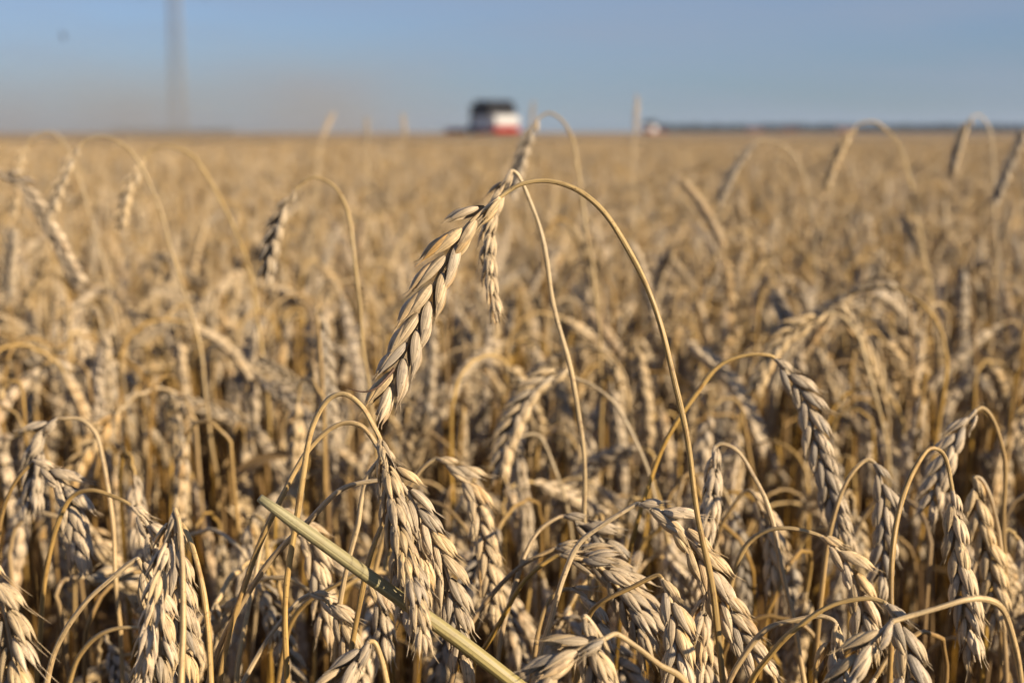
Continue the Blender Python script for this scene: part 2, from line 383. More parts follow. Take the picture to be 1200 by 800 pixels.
gs = np.array([-4000, -1200, -300, -80, -20, -6, -2, 0, 2, 6, 20, 80, 300, 1200, 4000.])
gy = np.array([-300, -60, -15, -4, 0, 4, 15, 60, 200, 700, 2000, 5000.])
tag(link('ground', grid_mesh('ground', gs, gy, lambda X, Y: 0 * X, soil_mat())), kind='structure')
r2 = np.random.default_rng(3)
FIELD_Y0 = 22.0
fy = np.r_[FIELD_Y0 + np.linspace(0, 1, 190) ** 1.6 * 110, np.geomspace(140, 4500, 26)]
fx = np.linspace(-1, 1, 200)
def field_pts():
    Y = np.repeat(fy[:, None], len(fx), 1); half = Y * 0.8 + 10
    X = fx[None] * half
    Z = 0.70 + r2.normal(0, 0.035, X.shape) + 0.02 * np.sin(X * 0.4 + Y * 0.13)
    Z[:2] = np.array([[0.004], [0.45]])
    return X, Y, Z
X, Y, Z = field_pts(); nx, ny = len(fx), len(fy)
i, j = np.meshgrid(np.arange(ny - 1), np.arange(nx - 1), indexing='ij')
f = np.stack([i * nx + j, i * nx + j + 1, (i + 1) * nx + j + 1, (i + 1) * nx + j], -1).reshape(-1, 4)
v = np.stack([X, Y, Z], -1).reshape(-1, 3)
tag(link('far_field', quad_mesh('far_field', v, f, np.zeros_like(v), np.zeros(len(f), np.int32), [far_crop_mat()])), kind='structure')

# ------------------------------------------------------------------ far things
def bm_obj(name, bm, mat, parent, smooth=False, bevel=0.0):
    if bevel:
        bmesh.ops.bevel(bm, geom=[e for e in bm.edges], offset=bevel, segments=2, affect='EDGES', clamp_overlap=True)
    bmesh.ops.recalc_face_normals(bm, faces=bm.faces)
    me = bpy.data.meshes.new(name); bm.to_mesh(me); bm.free(); me.materials.append(mat)
    if smooth: me.polygons.foreach_set('use_smooth', np.ones(len(me.polygons), bool))
    return link(name, me, parent)
def bm_box(bm, lo, hi):
    m = Matrix.Translation([(a + b) / 2 for a, b in zip(lo, hi)]) @ Matrix.Diagonal([b - a for a, b in zip(lo, hi)] + [1])
    bmesh.ops.create_cube(bm, size=1, matrix=m)
def bm_prism(bm, prof, x0, x1):
    """profile in (y, z), extruded along x"""
    a = [bm.verts.new((x0, y, z)) for y, z in prof]; b = [bm.verts.new((x1, y, z)) for y, z in prof]
    bm.faces.new(a); bm.faces.new(b[::-1])
    for k in range(len(prof)): bm.faces.new((a[k], a[(k + 1) % len(prof)], b[(k + 1) % len(prof)], b[k]))
def bm_bar(bm, p, q, r, seg=6):
    p, q = Vector(p), Vector(q); d = q - p
    m = Matrix.Translation((p + q) / 2) @ d.to_track_quat('Z', 'Y').to_matrix().to_4x4()
    bmesh.ops.create_cone(bm, cap_ends=True, segments=seg, radius1=r, radius2=r, depth=d.length, matrix=m)

M_WHITE = plain('white_paint', (0.56, 0.56, 0.55), 0.5, 0.06)
M_RED = plain('red_paint', (0.38, 0.015, 0.02), 0.35, 0.1)
M_DARK = plain('dark_tank', (0.012, 0.012, 0.014), 0.6, 0.2)
M_GLASS = plain('dark_glass', (0.02, 0.025, 0.03), 0.08, 0.05, spec=0.6)
M_TYRE = plain('tyre_rubber', (0.03, 0.03, 0.03), 0.85, 0.2)
M_STEEL = plain('galvanised_steel', (0.22, 0.23, 0.24), 0.5, 0.15, metallic=0.4)
M_GREY = plain('grey_panel', (0.55, 0.56, 0.58), 0.45, 0.08)
M_RUST = plain('rust_red_paint', (0.11, 0.05, 0.045), 0.6, 0.15)

def make_combine():
    """local +Y is the way it drives, x across; seen from behind"""
    r = empty('combine_harvester', (0, 0, 0))
    bm = bmesh.new(); bm_prism(bm, [(-3.9, 1.75), (-4.1, 2.3), (-3.8, 2.75), (-2.4, 2.95), (2.2, 2.8), (2.2, 1.3), (-2.6, 1.25)], -1.5, 1.5)
    body = bm_obj('body', bm, M_WHITE, r, bevel=0.12)
    bm = bmesh.new(); bm_prism(bm, [(-3.97, 1.0), (-4.14, 1.55), (-2.8, 1.3), (1.9, 1.18), (1.9, 0.85), (-2.8, 0.8)], -1.56, 1.56)
    bm_obj('lower_hood', bm, M_RED, r, bevel=0.06)
    for sx in (-1, 1):
        bm = bmesh.new(); bm_box(bm, (sx * 1.515 - 0.03, -2.2, 1.55), (sx * 1.515 + 0.03, 1.9, 2.7)); bm_obj('side_panel', bm, M_GREY, r, bevel=0.02)
    bm = bmesh.new(); bm_prism(bm, [(-2.7, 2.85), (-2.9, 3.6), (-1.9, 4.55), (1.3, 4.6), (2.1, 3.6), (2.1, 2.85)], -1.62, 1.62); bm_obj('grain_tank', bm, M_DARK, r, bevel=0.05)
    bm = bmesh.new(); bm_prism(bm, [(2.25, 1.9), (2.25, 3.75), (3.7, 3.75), (4.05, 2.6), (3.8, 1.9)], -1.05, 1.05); cab = bm_obj('cab', bm, M_GLASS, r, bevel=0.05)
    bm = bmesh.new(); bm_box(bm, (-1.2, 2.15, 3.76), (1.2, 4.0, 4.0)); bm_obj('cab_roof', bm, M_DARK, cab, bevel=0.06)
    bm = bmesh.new(); bm_prism(bm, [(2.3, 0.9), (2.3, 1.7), (5.1, 1.0), (5.1, 0.45)], -0.7, 0.7); bm_obj('feeder_house', bm, M_RED, r, bevel=0.03)
    bm = bmesh.new(); bm_prism(bm, [(5.12, 0.12), (5.12, 1.35), (5.3, 1.35), (5.5, 0.3), (6.4, 0.12)], -3.5, 3.5); hd = bm_obj('header', bm, M_RED, r)
    bm = bmesh.new()
    for k in range(6):
        a = k * math.pi / 3; bm_bar(bm, (-3.4, 6.1 + 0.5 * math.cos(a), 1.0 + 0.5 * math.sin(a)), (3.4, 6.1 + 0.5 * math.cos(a), 1.0 + 0.5 * math.sin(a)), 0.04)
    bm_bar(bm, (-3.45, 6.1, 1.0), (3.45, 6.1, 1.0), 0.09); bm_obj('reel', bm, M_STEEL, hd)
    for (sx, y, rad, wd) in ((-1.45, 2.4, 0.92, 0.62), (1.45, 2.4, 0.92, 0.62), (-1.35, -2.6, 0.6, 0.42), (1.35, -2.6, 0.6, 0.42)):
        bm = bmesh.new(); bmesh.ops.create_cone(bm, cap_ends=True, segments=28, radius1=rad, radius2=rad, depth=wd, matrix=Matrix.Translation((sx, y, rad)) @ Matrix.Rotation(R(90), 4, 'Y'))
        w = bm_obj('wheel', bm, M_TYRE, r, bevel=0.05)
        bm = bmesh.new(); bmesh.ops.create_cone(bm, cap_ends=True, segments=20, radius1=rad * .5, radius2=rad * .5, depth=wd + 0.06, matrix=Matrix.Translation((sx, y, rad)) @ Matrix.Rotation(R(90), 4, 'Y'))
        bm_obj('rim', bm, M_WHITE, w)
    bm = bmesh.new(); bm_bar(bm, (-1.75, 1.2, 3.5), (-1.75, -3.6, 3.75), 0.17, 12); bm_bar(bm, (-1.2, 1.35, 3.3), (-1.75, 1.2, 3.5), 0.17, 12); bm_obj('unloading_auger', bm, M_DARK, r)
    bm = bmesh.new(); bm_bar(bm, (1.1, -2.3, 3.3), (1.1, -2.3, 4.2), 0.07, 10); bm_obj('exhaust', bm, M_DARK, r)
    return r
def copy_tree(o, parent=None):
    c = o.copy(); COL.objects.link(c)
    if parent is not None: c.parent = parent
    for ch in list(o.children): copy_tree(ch, c)
    return c
comb = make_combine(); comb.location = (-2.15, 156, 0); comb.rotation_euler = (0, 0, R(26)); comb.scale = (.95, .95, .95)
tag(comb, 'white and red combine harvester with black grain tank, driving away across the field', 'combine harvester')
c2 = copy_tree(comb); c2.location = (41, 425, 0); c2.rotation_euler = (0, 0, R(-22))
tag(c2, 'tiny distant combine harvester on the horizon beside the upright blurred ear', 'combine harvester')

def make_truck():
    r = empty('grain_truck', (0, 0, 0))
    bm = bmesh.new(); bm_prism(bm, [(-1.2, 1.2), (-1.25, 2.9), (1.25, 2.9), (1.2, 1.2)], -4.2, 2.2); bm_obj('cargo_body', bm, M_RUST, r, bevel=0.05)
    bm = bmesh.new(); bm_box(bm, (2.5, -1.15, 0.9), (4.4, 1.15, 2.7)); cab = bm_obj('cab', bm, M_RUST, r, bevel=0.15)
    bm = bmesh.new(); bm_box(bm, (2.9, -1.17, 1.8), (4.1, 1.17, 2.45)); bm_obj('window', bm, M_GLASS, cab)
    bm = bmesh.new(); bm_box(bm, (-4.2, -0.5, 0.85), (4.3, 0.5, 1.15)); bm_obj('chassis', bm, M_DARK, r)
    for x in (-3.2, -2.0, 3.4):
        for y in (-1.0, 1.0):
            bm = bmesh.new(); bmesh.ops.create_cone(bm, cap_ends=True, segments=20, radius1=0.5, radius2=0.5, depth=0.3, matrix=Matrix.Translation((x, y, 0.5)) @ Matrix.Rotation(R(90), 4, 'X'))
            bm_obj('wheel', bm, M_TYRE, r)
    return r
tk = make_truck()
for k, (px, lab) in enumerate(((882, 'leftmost of three dark reddish trucks on the horizon before the blue tree line'),
                               (921, 'middle one of three dark reddish trucks on the horizon before the blue tree line'),
                               (986, 'rightmost of three dark reddish trucks, behind the arched blurred wheat stalk'))):
    o = tk if k == 0 else copy_tree(tk)
    o.location = ((px - 600) / FPX * 640, 640, 0); o.rotation_euler = (0, 0, R((8, 172, 15)[k]))
    tag(o, lab, 'truck', 'trucks on the horizon')

# lattice pylon in the dust
def make_pylon():
    r = empty('lattice_pylon', (0, 0, 0))
    H = 46.0
    hw = lambda z: 1.55 - 0.3 * min(1, z / 20.0) - 0.2 * max(0, z - 20) / 26
    bm = bmesh.new()
    zs = [0, 4.5, 8.5, 12, 15, 18, 21, 24, 27, 30, 33, 36, 39, 42, 46]
    for sx in (-1, 1):
        for sy in (-1, 1):
            for a, b in zip(zs, zs[1:]): bm_bar(bm, (sx * hw(a), sy * hw(a), a), (sx * hw(b), sy * hw(b), b), 0.11, 5)
    bm_obj('corner_post', bm, M_STEEL, r)
    bm = bmesh.new()
    for a, b in zip(zs, zs[1:]):
        for s in (-1, 1):
            bm_bar(bm, (-hw(a), s * hw(a), a), (hw(b), s * hw(b), b), 0.06, 4); bm_bar(bm, (hw(a), s * hw(a), a), (-hw(b), s * hw(b), b), 0.06, 4)
            bm_bar(bm, (s * hw(a), -hw(a), a), (s * hw(b), hw(b), b), 0.06, 4); bm_bar(bm, (s * hw(a), hw(a), a), (s * hw(b), -hw(b), b), 0.06, 4)
            bm_bar(bm, (-hw(b), s * hw(b), b), (hw(b), s * hw(b), b), 0.06, 4)
    bm_obj('bracing', bm, M_STEEL, r)
    for z, w in ((29.5, 6.5), (35.5, 8.5), (41.5, 6.0)):
        bm = bmesh.new()
        for s in (-1, 1):
            bm_bar(bm, (s * w, 0, z), (s * hw(z), 0.4, z), 0.09, 4); bm_bar(bm, (s * w, 0, z), (s * hw(z), -0.4, z), 0.09, 4); bm_bar(bm, (s * w, 0, z), (s * hw(z), 0, z + 2.0), 0.09, 4)
        a = bm_obj('crossarm', bm, M_STEEL, r)
        for s in (-1, 1):
            bm = bmesh.new()
            for k in range(8): bmesh.ops.create_cone(bm, cap_ends=True, segments=10, radius1=0.16, radius2=0.1, depth=0.12, matrix=Matrix.Translation((s * w, 0, z - 0.3 - k * 0.17)))
            bm_bar(bm, (s * w, 0, z), (s * w, 0, z - 1.7), 0.03, 5); bm_obj('insulator', bm, M_GLASS, a)
    return r
py = make_pylon(); py.location = ((206 - 600) / FPX * 294.5, 300, 0); py.rotation_euler = (0, 0, R(20))
tag(py, 'tall faint lattice pylon standing in the dust above the left horizon', 'pylon')

# bird
def make_bird():
    M_BIRD = plain('bird_feathers', (0.09, 0.09, 0.10), 0.8, 0.2, 20)
    me = bpy.data.meshes.new('bird'); bm = bmesh.new()
    rings = [(-0.20, 0.004, 0.03), (-0.12, 0.012, 0.025), (-0.06, 0.03, 0.03), (0.0, 0.042, 0.04), (0.06, 0.038, 0.038), (0.10, 0.022, 0.024), (0.125, 0.024, 0.024), (0.15, 0.012, 0.012), (0.175, 0.002, 0.002)]
    prev = None
    for y, h, w in rings:
        cur = [bm.verts.new((w * math.cos(a), y, h * math.sin(a))) for a in np.linspace(0, 2 * math.pi, 10, endpoint=False)]
        if prev:
            for k in range(10): bm.faces.new((prev[k], prev[(k + 1) % 10], cur[(k + 1) % 10], cur[k]))
        else: bm.faces.new(cur)
        prev = cur
    bm.faces.new(prev[::-1])
    for s in (-1, 1):
        top = []
        for (x, y0, y1, z) in ((0.03, -0.05, 0.06, 0.015), (0.12, -0.06, 0.08, 0.07), (0.21, -0.07, 0.05, 0.09), (0.30, -0.09, -0.03, 0.075), (0.34, -0.11, -0.09, 0.06)):
            top.append([bm.verts.new((s * x, y, z + dz)) for y, dz in ((y0, 0), ((y0 + y1) / 2, 0.008), (y1, 0.002), ((y0 + y1) / 2, -0.004))])
        for a, b in zip(top, top[1:]):
            for k in range(4): bm.faces.new((a[k], a[(k + 1) % 4], b[(k + 1) % 4], b[k]))
        bm.faces.new(top[0]); bm.faces.new(top[-1][::-1])
    bmesh.ops.recalc_face_normals(bm, faces=bm.faces)
    bm.to_mesh(me); bm.free(); me.materials.append(M_BIRD)
    o = link('bird', me); return o
FWD = np.array([0, math.cos(PITCH), -math.sin(PITCH)]); UP = np.array([0, math.sin(PITCH), math.cos(PITCH)]); RT = np.array([1.0, 0, 0])
CAM = np.array([0, 0, CAM_Z])
def at(px, py_, d): return CAM + d * (FWD + RT * (px - 600) / FPX + UP * (400 - py_) / FPX)
b = make_bird(); b.location = at(75, 43, 70); b.rotation_euler = (R(50), R(35), R(-50))
tag(b, 'small dark bird flying in the pale sky left of the pylon', 'bird')

# far tree lines: one leafy mass each, real clumps of small faces along a strip
def treeline(name, x0, x1, y, h, n, seed, col):
    rr = np.random.default_rng(seed)
    m, nd, l, out = new_mat(name + '_foliage')
    tc = nd.new('ShaderNodeTexCoord'); nz = nd.new('ShaderNodeTexNoise'); nz.inputs['Scale'].default_value = 0.15; nz.inputs['Detail'].default_value = 3
    l.new(tc.outputs['Object'], nz.inputs['Vector'])
    rp = ramp(nd, [(0.3, tuple(c * .6 for c in col)), (0.7, col)]); l.new(nz.outputs['Fac'], rp.inputs['Fac'])
    pb = nd.new('ShaderNodeBsdfPrincipled'); pb.inputs['Roughness'].default_value = 0.8; l.new(rp.outputs[0], pb.inputs['Base Color']); l.new(pb.outputs[0], out.inputs['Surface'])
    nt = int((x1 - x0) / (h * 0.13))
    tx = rr.uniform(x0, x1, nt); ty = y + rr.normal(0, h, nt); th = h * rr.uniform(0.7, 1.0, nt)
    k = rr.integers(0, nt, n)
    dirs = rr.normal(0, 1, (n, 3)); dirs /= np.linalg.norm(dirs, axis=1)[:, None]
    rad = rr.random(n) ** 0.4
    c = np.stack([tx[k], ty[k], th[k] * 0.52], 1) + dirs * rad[:, None] * np.stack([th[k] * 0.42, th[k] * 0.42, th[k] * 0.5], 1)
    a = rr.normal(0, 1, (n, 3)); a /= np.linalg.norm(a, axis=1)[:, None]; b_ = np.cross(a, rr.normal(0, 1, (n, 3))); b_ /= np.linalg.norm(b_, axis=1)[:, None]
    s = h * 0.1 * rr.uniform(0.6, 1.4, n)[:, None]
    v = np.stack([c - a * s, c + b_ * s, c + a * s, c - b_ * s], 1).reshape(-1, 3); v[:, 2] = np.maximum(v[:, 2], 0.1)
    f = np.arange(4 * n).reshape(-1, 4)
    o = link(name, quad_mesh(name, v, f, np.zeros_like(v), np.zeros(n, np.int32), [m]))
    return o
tag(treeline('treeline', (770 - 600) / FPX * 1300, 640, 1300, 8.5, 70000, 5, (0.035, 0.06, 0.055)), 'dark bluish line of far trees along the right horizon', 'tree line', kind='stuff')
tag(treeline('treeline', (135 - 600) / FPX * 1300, (275 - 600) / FPX * 1300, 1300, 4.2, 9000, 6, (0.05, 0.075, 0.05)), 'short greyish line of far trees under the dust at the foot of the pylon', 'tree line', kind='stuff')

# air: a pale even haze round everything, and the brown dust the harvesters raise
def volume_box(name, lo, hi):
    bm = bmesh.new(); bm_box(bm, lo, hi)
    me = bpy.data.meshes.new(name); bm.to_mesh(me); bm.free()
    return link(name, me)
HAZE = True
if HAZE:
    hz = volume_box('haze', (-4200, -320, -1.0), (4200, 5200, 52))
    m, n, l, out = new_mat('haze_air'); pv = n.new('ShaderNodeVolumePrincipled')
    pv.inputs['Color'].default_value = (0.56, 0.72, 0.98, 1); pv.inputs['Density'].default_value = 0.00013; pv.inputs['Anisotropy'].default_value = 0.2
    l.new(pv.outputs[0], out.inputs['Volume']); hz.data.materials.append(m); tag(hz, kind='stuff')
dz = volume_box('dust', (-150, 170, 0.5), (6, 290, 24))
m, n, l, out = new_mat('dust_air'); pv = n.new('ShaderNodeVolumePrincipled')
pv.inputs['Color'].default_value = (0.53, 0.505, 0.47, 1); pv.inputs['Anisotropy'].default_value = 0.1
tc = n.new('ShaderNodeTexCoord'); sp = n.new('ShaderNodeSeparateXYZ'); l.new(tc.outputs['Object'], sp.inputs[0])
fall = n.new('ShaderNodeMapRange'); fall.interpolation_type = 'SMOOTHSTEP'; l.new(sp.outputs['Z'], fall.inputs['Value'])
fall.inputs['From Min'].default_value = 23.5; fall.inputs['From Max'].default_value = 0.5; fall.inputs['To Min'].default_value = 0; fall.inputs['To Max'].default_value = 1
pw = n.new('ShaderNodeMath'); pw.operation = 'POWER'; pw.inputs[1].default_value = 2.0; l.new(fall.outputs[0], pw.inputs[0])
sx_ = n.new('ShaderNodeMapRange'); sx_.interpolation_type = 'SMOOTHSTEP'; l.new(sp.outputs['X'], sx_.inputs['Value'])
sx_.inputs['From Min'].default_value = 4; sx_.inputs['From Max'].default_value = -36; sx_.inputs['To Min'].default_value = 0; sx_.inputs['To Max'].default_value = 1
nz = n.new('ShaderNodeTexNoise'); nz.inputs['Scale'].default_value = 0.055; nz.inputs['Detail'].default_value = 3; l.new(tc.outputs['Object'], nz.inputs['Vector'])
nr = n.new('ShaderNodeMapRange'); nr.inputs['From Min'].default_value = 0.35; nr.inputs['From Max'].default_value = 0.7; nr.inputs['To Min'].default_value = 0.12; nr.inputs['To Max'].default_value = 1.5; l.new(nz.outputs['Fac'], nr.inputs['Value'])
q1 = n.new('ShaderNodeMath'); q1.operation = 'MULTIPLY'; l.new(pw.outputs[0], q1.inputs[0]); l.new(nr.outputs[0], q1.inputs[1])
q2 = n.new('ShaderNodeMath'); q2.operation = 'MULTIPLY'; l.new(q1.outputs[0], q2.inputs[0]); l.new(sx_.outputs[0], q2.inputs[1])
q3 = n.new('ShaderNodeMath'); q3.operation = 'MULTIPLY'; q3.inputs[1].default_value = 0.011; l.new(q2.outputs[0], q3.inputs[0])
l.new(q3.outputs[0], pv.inputs['Density']); l.new(pv.outputs[0], out.inputs['Volume']); dz.data.materials.append(m)
tag(dz, 'brown dust hanging over the left of the field', 'dust', kind='stuff')

# ------------------------------------------------------------------ wheat traced one by one: (depth, stem pixels from the bottom up, ear pixels from base to tip, roll, options, label)
# a pixel triple (x, y, d) gives its own depth
T = []
def W(d, stem, ear, roll, label, **k): T.append((d, stem, ear, roll, label, k))
W(.51, [(846, 815), (838, 720), (817, 600), (799, 490), (776, 388), (746, 306), (710, 251), (675, 224), (640, 213.5), (610, 217), (586, 231)],
  [(586, 231), (545, 268), (506, 340), (476, 408), (441, 486)], 0.0, 'tall sharp wheat stalk arching highest, ear hanging left in the centre', spacing=.0060, size=1.24, fat=.90, loose=.9, awn=.003, curl=True)
W(.60, [(690, 600), (676, 500), (657, 390), (637, 285), (616, 225), (605, 203)], [(600, 199), (586, 225), (575, 262), (573, 310), (583, 378)], 1.2,
  'soft wheat ear hanging straight down just behind the tallest sharp ear', size=.9, fat=.8)
W(1.05, [(700, 420), (692, 300), (684, 235), (673, 170), (657, 139), (643, 132), (632, 138)], [(630, 140), (618, 165), (608, 195), (600, 230)], .4,
  'blurred wheat stalk arching over the skyline right of the big combine')
W(.8, [(445, 520), (432, 440), (421, 340), (408, 265), (387, 220), (365, 209), (350, 218)], [(346, 222), (328, 255), (318, 290), (313, 330)], .5,
  'blurred stalk arching left of the tall sharp ear, its dark thin ear hanging left', fat=.8)
W(.475, [(330, 815), (337, 690), (344, 570), (358, 500), (378, 470), (400, 463), (424, 478), (445, 514)], [(445, 514), (458, 570), (472, 640), (487, 700), (497, 762)], 1.45,
  'sharp front ear with ragged pointed husks hanging over the green straw', size=.97, loose=1.2, awn=.005, fat=.92)
W(.50, [(262, 815), (287, 690), (318, 590), (356, 520), (394, 497), (420, 500), (440, 520)], [(440, 520), (482, 585), (515, 645), (534, 715), (545, 800)], .25,
  'sharp ear with plump herringbone husks passing behind the green straw', size=.97, awn=.004)
W(.487, [(232, 815), (298, 692), (345, 630), (398, 578), (450, 564)], [(450, 564), (462, 610), (476, 670), (480, 735)], .9,
  'wheat stalk rising from the lower left into the ragged front ear', size=.95, loose=1.3, awn=.005)
W(.62, [(412, 790), (430, 700), (452, 620), (480, 568), (497, 546), (512, 537)], [(512, 537), (543, 556), (563, 612), (573, 670), (577, 728)], .2,
  'soft curved ear right of the ragged front ear, short stem from left', size=1.08, awn=.005)
W(.54, [(384, 810), (392, 700), (406, 620), (425, 563), (444, 540)], [(444, 540), (458, 585), (468, 640), (470, 690)], .7, 'amber straight stem hiding its ear behind the ragged front ear')
W(.78, [(800, 720), (770, 592), (747, 522), (722, 477), (692, 451), (668, 440)], [(666, 432), (637, 447), (610, 482), (594, 520), (585, 560)], .3,
  'blurred ear bending left from an arched stem right of the centre', size=1.1)
W(.82, [(665, 760), (668, 640), (655, 560), (632, 512), (612, 512)], [(606, 515), (610, 550), (616, 605), (614, 660)], 1.4, 'blurred pale ear hanging upright below the left-bending ear near the centre')
W(.46, [(229, 815), (224, 730), (219, 655), (212, 610), (206, 596)], [(206, 596), (192, 645), (180, 705), (170, 765), (163, 835)], 1.3,
  'sharp greyish ear with spread husks at lower left, bent beside its stem', size=.92, loose=1.3, awn=.004, fat=.82)
W(.50, [(262, 820), (250, 720), (226, 630), (212, 612)], [(204, 612), (208, 665), (213, 725), (220, 790)], .15, 'warm lit ear hanging right behind the sharp greyish ear at lower left', size=1.0)
W(.45, [(-70, 830), (-62, 740), (-40, 665), (-25, 650)], [(-22, 650), (0, 700), (12, 750), (22, 830)], .8, 'bristly ear cut by the left edge of the picture, low down', loose=1.3, awn=.007)
W(.49, [(38, 815), (62, 745), (90, 706), (130, 675), (160, 655)], [(162, 655), (177, 690), (186, 740), (188, 790)], .3, 'bent golden stem slanting up to the sharp greyish ear at lower left')
W(.60, [(-12, 660), (2, 598), (18, 563), (38, 541)], [(38, 539), (68, 560), (84, 600), (95, 660)], .4, 'soft ear with bright husks at the left edge above the bent golden stem', size=1.1, fat=1.15)
W(.66, [(150, 700), (141, 605), (130, 542), (115, 506), (95, 491), (72, 490)], [(68, 490), (50, 503), (42, 545), (38, 600)], .6, 'soft stem hooped to the left near the left edge, ear hanging inside')
W(.58, [(25, 760), (42, 670), (62, 618), (85, 586), (108, 578), (130, 582), (150, 590)], [(153, 592), (174, 617), (185, 665), (188, 720)], .8, 'dark hooped stem left of the sharp greyish ear')
W(.58, [(62, 830), (95, 770), (125, 745), (160, 738), (190, 742)], [(192, 742), (205, 765), (212, 800), (214, 840)], .4, 'low pale stem crossing under the bent golden stem at lower left', size=.9)
W(.445, [(1235, 850), (1212, 768), (1190, 727), (1165, 712), (1140, 708), (1098, 716), (1048, 728)], [(1046, 728), (1021, 752), (1000, 784), (978, 840)], .3,
  'large pale ear at the bottom right corner on a thick bowed stem', size=1.02)
W(.47, [(888, 830), (912, 776), (936, 740), (975, 712), (1022, 703), (1036, 706)], [(1037, 706), (1054, 735), (1064, 785), (1066, 850)], .1, 'plump ear at lower right, behind the thick bowed stem', size=1.1)
W(.49, [(850, 830), (878, 768), (900, 741), (930, 729), (962, 722), (976, 726)], [(980, 730), (976, 760), (984, 800), (990, 850)], .9, 'short hanging ear left of the plump ear at lower right')
W(.44, [(815, 830), (775, 792), (745, 764), (722, 746), (712, 747)], [(709, 748), (683, 758), (655, 776), (628, 815)], .35, 'large foreground ear pointing left at the bottom middle, kinked stem', size=1.05)
W(.45, [(738, 840), (728, 800), (714, 760), (700, 738), (686, 722)], [(684, 722), (690, 750), (704, 800), (708, 850)], .7, 'kinked stem standing beside the large foreground ear at the bottom middle', size=1.0)
W(.52, [(634, 810), (650, 735), (662, 680), (676, 643), (700, 620), (748, 590)], [(748, 590), (782, 604), (815, 642), (842, 695), (872, 750), (900, 790)], .25,
  'long sharp ear slanting right across the tall stem at lower middle', size=1.08, awn=.005)
W(.50, [(680, 800), (693, 735), (708, 712), (740, 692), (772, 675)], [(775, 677), (789, 715), (793, 765), (795, 830)], .15, 'plump ear hanging left of the tall stem at the bottom', size=1.05)
W(.55, [(905, 800), (885, 740), (862, 700), (840, 688)], [(832, 688), (824, 720), (824, 765), (828, 815)], 1.3, 'upright hanging ear hard against the tall stem at the bottom', fat=1.1)
W(.60, [(588, 760), (602, 690), (615, 648), (632, 620), (655, 605)], [(660, 604), (688, 617), (712, 642), (732, 685)], .5, 'small ear from a hooped stem between the centre and the long slanting ear')
W(.56, [(540, 810), (575, 740), (612, 680), (650, 652)], [(655, 650), (700, 662), (735, 705), (762, 770)], .8, 'broad bright ear below the long slanting ear, upper of two side by side', size=1.0, loose=1.3)
W(.57, [(535, 770), (570, 700), (610, 660), (645, 644)], [(650, 642), (690, 650), (730, 680), (765, 730)], 1.1, 'ear lying along the top of the broad bright ear below the long slanting ear', size=1.05, loose=1.3)
W(.55, [(620, 800), (632, 730), (645, 700), (662, 690)], [(668, 690), (684, 697), (694, 722), (704, 752)], .4, 'small grey ear above the large foreground ear at the bottom middle', size=.9)
W(.62, [(740, 660), (770, 562), (792, 510), (820, 466), (850, 427), (880, 415), (904, 417)], [(908, 420), (940, 462), (958, 520), (974, 580), (992, 642)], .25,
  'long soft ear curving down to the right from a wide arched stem', size=1.05, awn=.004)
W(.60, [(938, 810), (924, 740), (910, 670), (896, 605), (881, 560), (862, 526), (845, 519)], [(838, 522), (836, 560), (828, 610), (818, 665)], 1.3, 'greyish bent stem right of the tall stem with a dark ear hanging inside')
W(.68, [(835, 740), (845, 645), (856, 608), (875, 576)], [(880, 574), (895, 600), (905, 640), (908, 690)], .7, 'pale hooped stem just behind the greyish bent stem')
W(.56, [(852, 790), (866, 700), (882, 650), (903, 629), (928, 622), (956, 626)], [(962, 628), (986, 650), (1004, 690), (1018, 765)], .3, 'brown hooped stem with a bluish ear above the two bowed stems at right', size=1.05)
W(.60, [(962, 730), (972, 640), (985, 583), (1001, 553), (1017, 539)], [(1024, 541), (1034, 572), (1036, 630), (1030, 692)], .2, 'thin pale hooped stem with a slim lit ear at right', fat=.85)
W(.55, [(1025, 800), (1040, 650), (1055, 582), (1070, 545), (1088, 521), (1103, 528), (1114, 566)], [(1116, 574), (1120, 630), (1130, 700), (1142, 775)], .35,
  'brown arched stem with a long sharp ear hanging at the right', size=1.02, awn=.004)
W(.64, [(1188, 780), (1184, 640), (1180, 535), (1166, 492), (1152, 478)], [(1144, 480), (1120, 512), (1100, 560), (1088, 605)], .15, 'angled stem at the right edge, its ear hanging back to the left', size=1.0)
W(.62, [(1180, 800), (1170, 660), (1160, 585), (1148, 560)], [(1142, 558), (1146, 600), (1160, 655), (1170, 740)], .2, 'lit ear hanging between the long sharp ear and the right edge', size=1.05)
W(1.05, [(-60, 420), (-52, 300), (-40, 225), (-20, 204)], [(-8, 202), (20, 210), (40, 235), (62, 272), (98, 340)], .3, 'blurred ear bending in from the left edge below the skyline', size=1.1, fat=1.1)
W(1.0, [(240, 470), (226, 376), (206, 312), (182, 246), (162, 196), (142, 171), (118, 161), (98, 166)], [(92, 172), (78, 198), (68, 222), (57, 255)], .3, 'large blurred hoop of wheat at the left with its ear hanging left')
W(1.25, [(142, 470), (126, 345), (106, 262), (89, 206), (76, 172), (58, 156), (40, 160)], [(30, 168), (22, 190), (20, 215), (13, 258)], .3, 'fainter blurred hoop of wheat behind the large one at the left')
W(1.1, [(318, 450), (301, 332), (276, 262), (246, 207), (222, 179), (195, 170), (176, 178)], [(168, 185), (154, 212), (146, 238), (141, 268)], .3, 'blurred hoop of wheat right of the large one, left of the pylon foot')
W(1.4, [(1100, 420), (1082, 305), (1070, 225), (1052, 170), (1028, 144), (1008, 145)], [(1002, 149), (986, 172), (976, 195), (966, 222)], .3, 'blurred hoop of wheat breaking the skyline at the right')
W(1.5, [(1180, 420), (1170, 280), (1166, 190), (1160, 148), (1146, 135)], [(1138, 138), (1128, 158), (1121, 180), (1115, 206)], .3, 'small blurred hoop of wheat on the skyline near the right edge')
